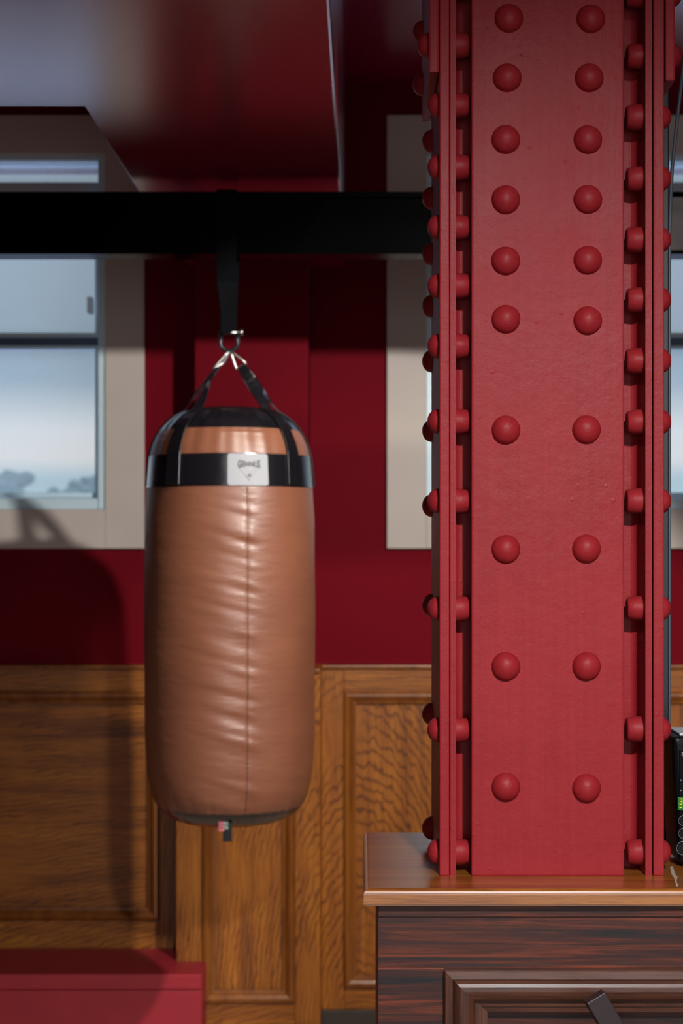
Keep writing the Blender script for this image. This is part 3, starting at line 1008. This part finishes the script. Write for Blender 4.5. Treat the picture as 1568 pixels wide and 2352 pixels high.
sc2 = (AZ(1728, yl) - AZ(1737, yl)) / hh
for v in dm2.vertices:
    v.co = Vector((AX(1565, yl) + (v.co.x - x_0) * sc2, yl - 0.0002, AZ(1737, yl) + (v.co.y - y_0) * sc2))
dm2.materials.append(M['pewter'])
t2 = bpy.data.objects.new('lettering', dm2); COL.objects.link(t2); hang(t2, dv)
for y in (1792, 1815):
    bm = bmesh.new(); xc = AX(1563, yl); tube(bm, [(xc, yl + 0.0004, AZ(y, yl)), (xc, yl - 0.0004, AZ(y, yl))], 0.0010, 10)
    obj('indicator', bm, M['ring'], dv)

# torn tape on the worktop
bm = bmesh.new()
zz = CB + 0.0003
def on_top(x, y):
    Yd = (CAMZ - zz) * F / (y - HY); return ((x - HX) * Yd / F, Yd)
o2 = [on_top(*p) for p in ((1538, 1992), (1544, 1990), (1552, 2012), (1556, 2014), (1553, 2022), (1556, 2034), (1552, 2034), (1548, 2018), (1542, 2010))]
lo = [bm.verts.new((x, y, zz)) for x, y in o2]; hi = [bm.verts.new((x, y, zz + 0.0005)) for x, y in o2]
bm.faces.new(lo); bm.faces.new(hi)
for i in range(len(o2)): bm.faces.new((lo[i], lo[(i + 1) % len(o2)], hi[(i + 1) % len(o2)], hi[i]))
tp = obj('tape_scrap', bm, M['tape']); tag(tp, 'torn pale tape scrap stuck on the worktop below the receiver', 'tape')

# dark bar leaning in front of the counter
bar = thing('metal_bar', 'dark brown square metal bar leaning in front of the dark counter', 'bar', (0.8, 1.9, 0))
topc = at(1364, 2288, 1.95)
dirn = Vector((0.50, -0.02, -0.86)).normalized()
L = (topc.z - 0.012) / -dirn.z
b1 = Vector((dirn.z, 0, -dirn.x)).normalized(); b1 = -b1 if b1.x < 0 else b1
b1 = (b1 + Vector((0, 0, 0.0))).normalized(); b2 = dirn.cross(b1).normalized()
if b2.y < 0: b2 = -b2
rot = 0.12
n1 = b1 * math.cos(rot) + b2 * math.sin(rot); n2 = -b1 * math.sin(rot) + b2 * math.cos(rot)
bm = bmesh.new(); ends = []
hw, hd = 0.0125, 0.010
for p in (topc, topc + dirn * L):
    ends.append([bm.verts.new(p + n1 * a * hw + n2 * c * hd) for a, c in ((-1, -1), (1, -1), (1, 1), (-1, 1))])
bm.faces.new(ends[0]); bm.faces.new(list(reversed(ends[1])))
for i in range(4): bm.faces.new((ends[0][i], ends[0][(i + 1) % 4], ends[1][(i + 1) % 4], ends[1][i]))
obj('tube', bm, M['bar'], bar, bevel=0.0012, segs=2)
fp = topc + dirn * L
bx('foot', M['device'], fp.x - 0.025, fp.x + 0.025, fp.y - 0.02, fp.y + 0.02, 0, 0.018, bar, 0.003)

# ------------------------------------------------------------------ outside
gr = bx('forecourt', M['grass'], -70, 70, W + 0.4, 240, -1.2, -1.0); struct(gr)


def tree(x, y, h, r, label, seed):
    t = thing('tree', label, 'tree', (x, y, -1.0), 'trees beyond the windows')
    bm = bmesh.new(); tube(bm, [(x, y, -1.0), (x + 0.1, y, h * 0.4), (x, y, h * 0.75)], [0.16, 0.12, 0.06], 8)
    obj('trunk', bm, M['bark'], t)
    rnd = random.Random(seed); bm = bmesh.new()
    for i in range(60):
        a = rnd.uniform(0, 6.28); rr = r * rnd.uniform(0, 0.8); zc = rnd.uniform(0.05, 0.92) * h
        s = r * rnd.uniform(0.25, 0.5) * (1.1 - 0.5 * zc / h)
        mt = Matrix.Translation((x + rr * math.cos(a), y + rr * math.sin(a), zc)) @ Matrix.Diagonal((s, s, s * 0.85, 1))
        vs = bmesh.ops.create_icosphere(bm, subdivisions=2, radius=1.0, matrix=mt)['verts']
        for v in vs: v.co += Vector((1, 1, 1)) * 0.0 + (noise.noise_vector(v.co * 2.2) * s * 0.5)
    obj('crown', bm, M['foliage'], t)


tree(AX(8, 60), 60, AZ(1072, 60), 1.3, 'hazy tree at the far left of the left window', 1)
tree(AX(64, 66), 66, AZ(1112, 62), 1.1, 'low hazy bush right of the leftmost tree outside', 2)
tree(AX(172, 54), 54, AZ(1104, 58), 1.0, 'small hazy bush left of the right-hand tree outside', 3)
tree(AX(216, 60), 60, AZ(1082, 60), 1.0, 'hazy tree at the right edge of the left window', 4)
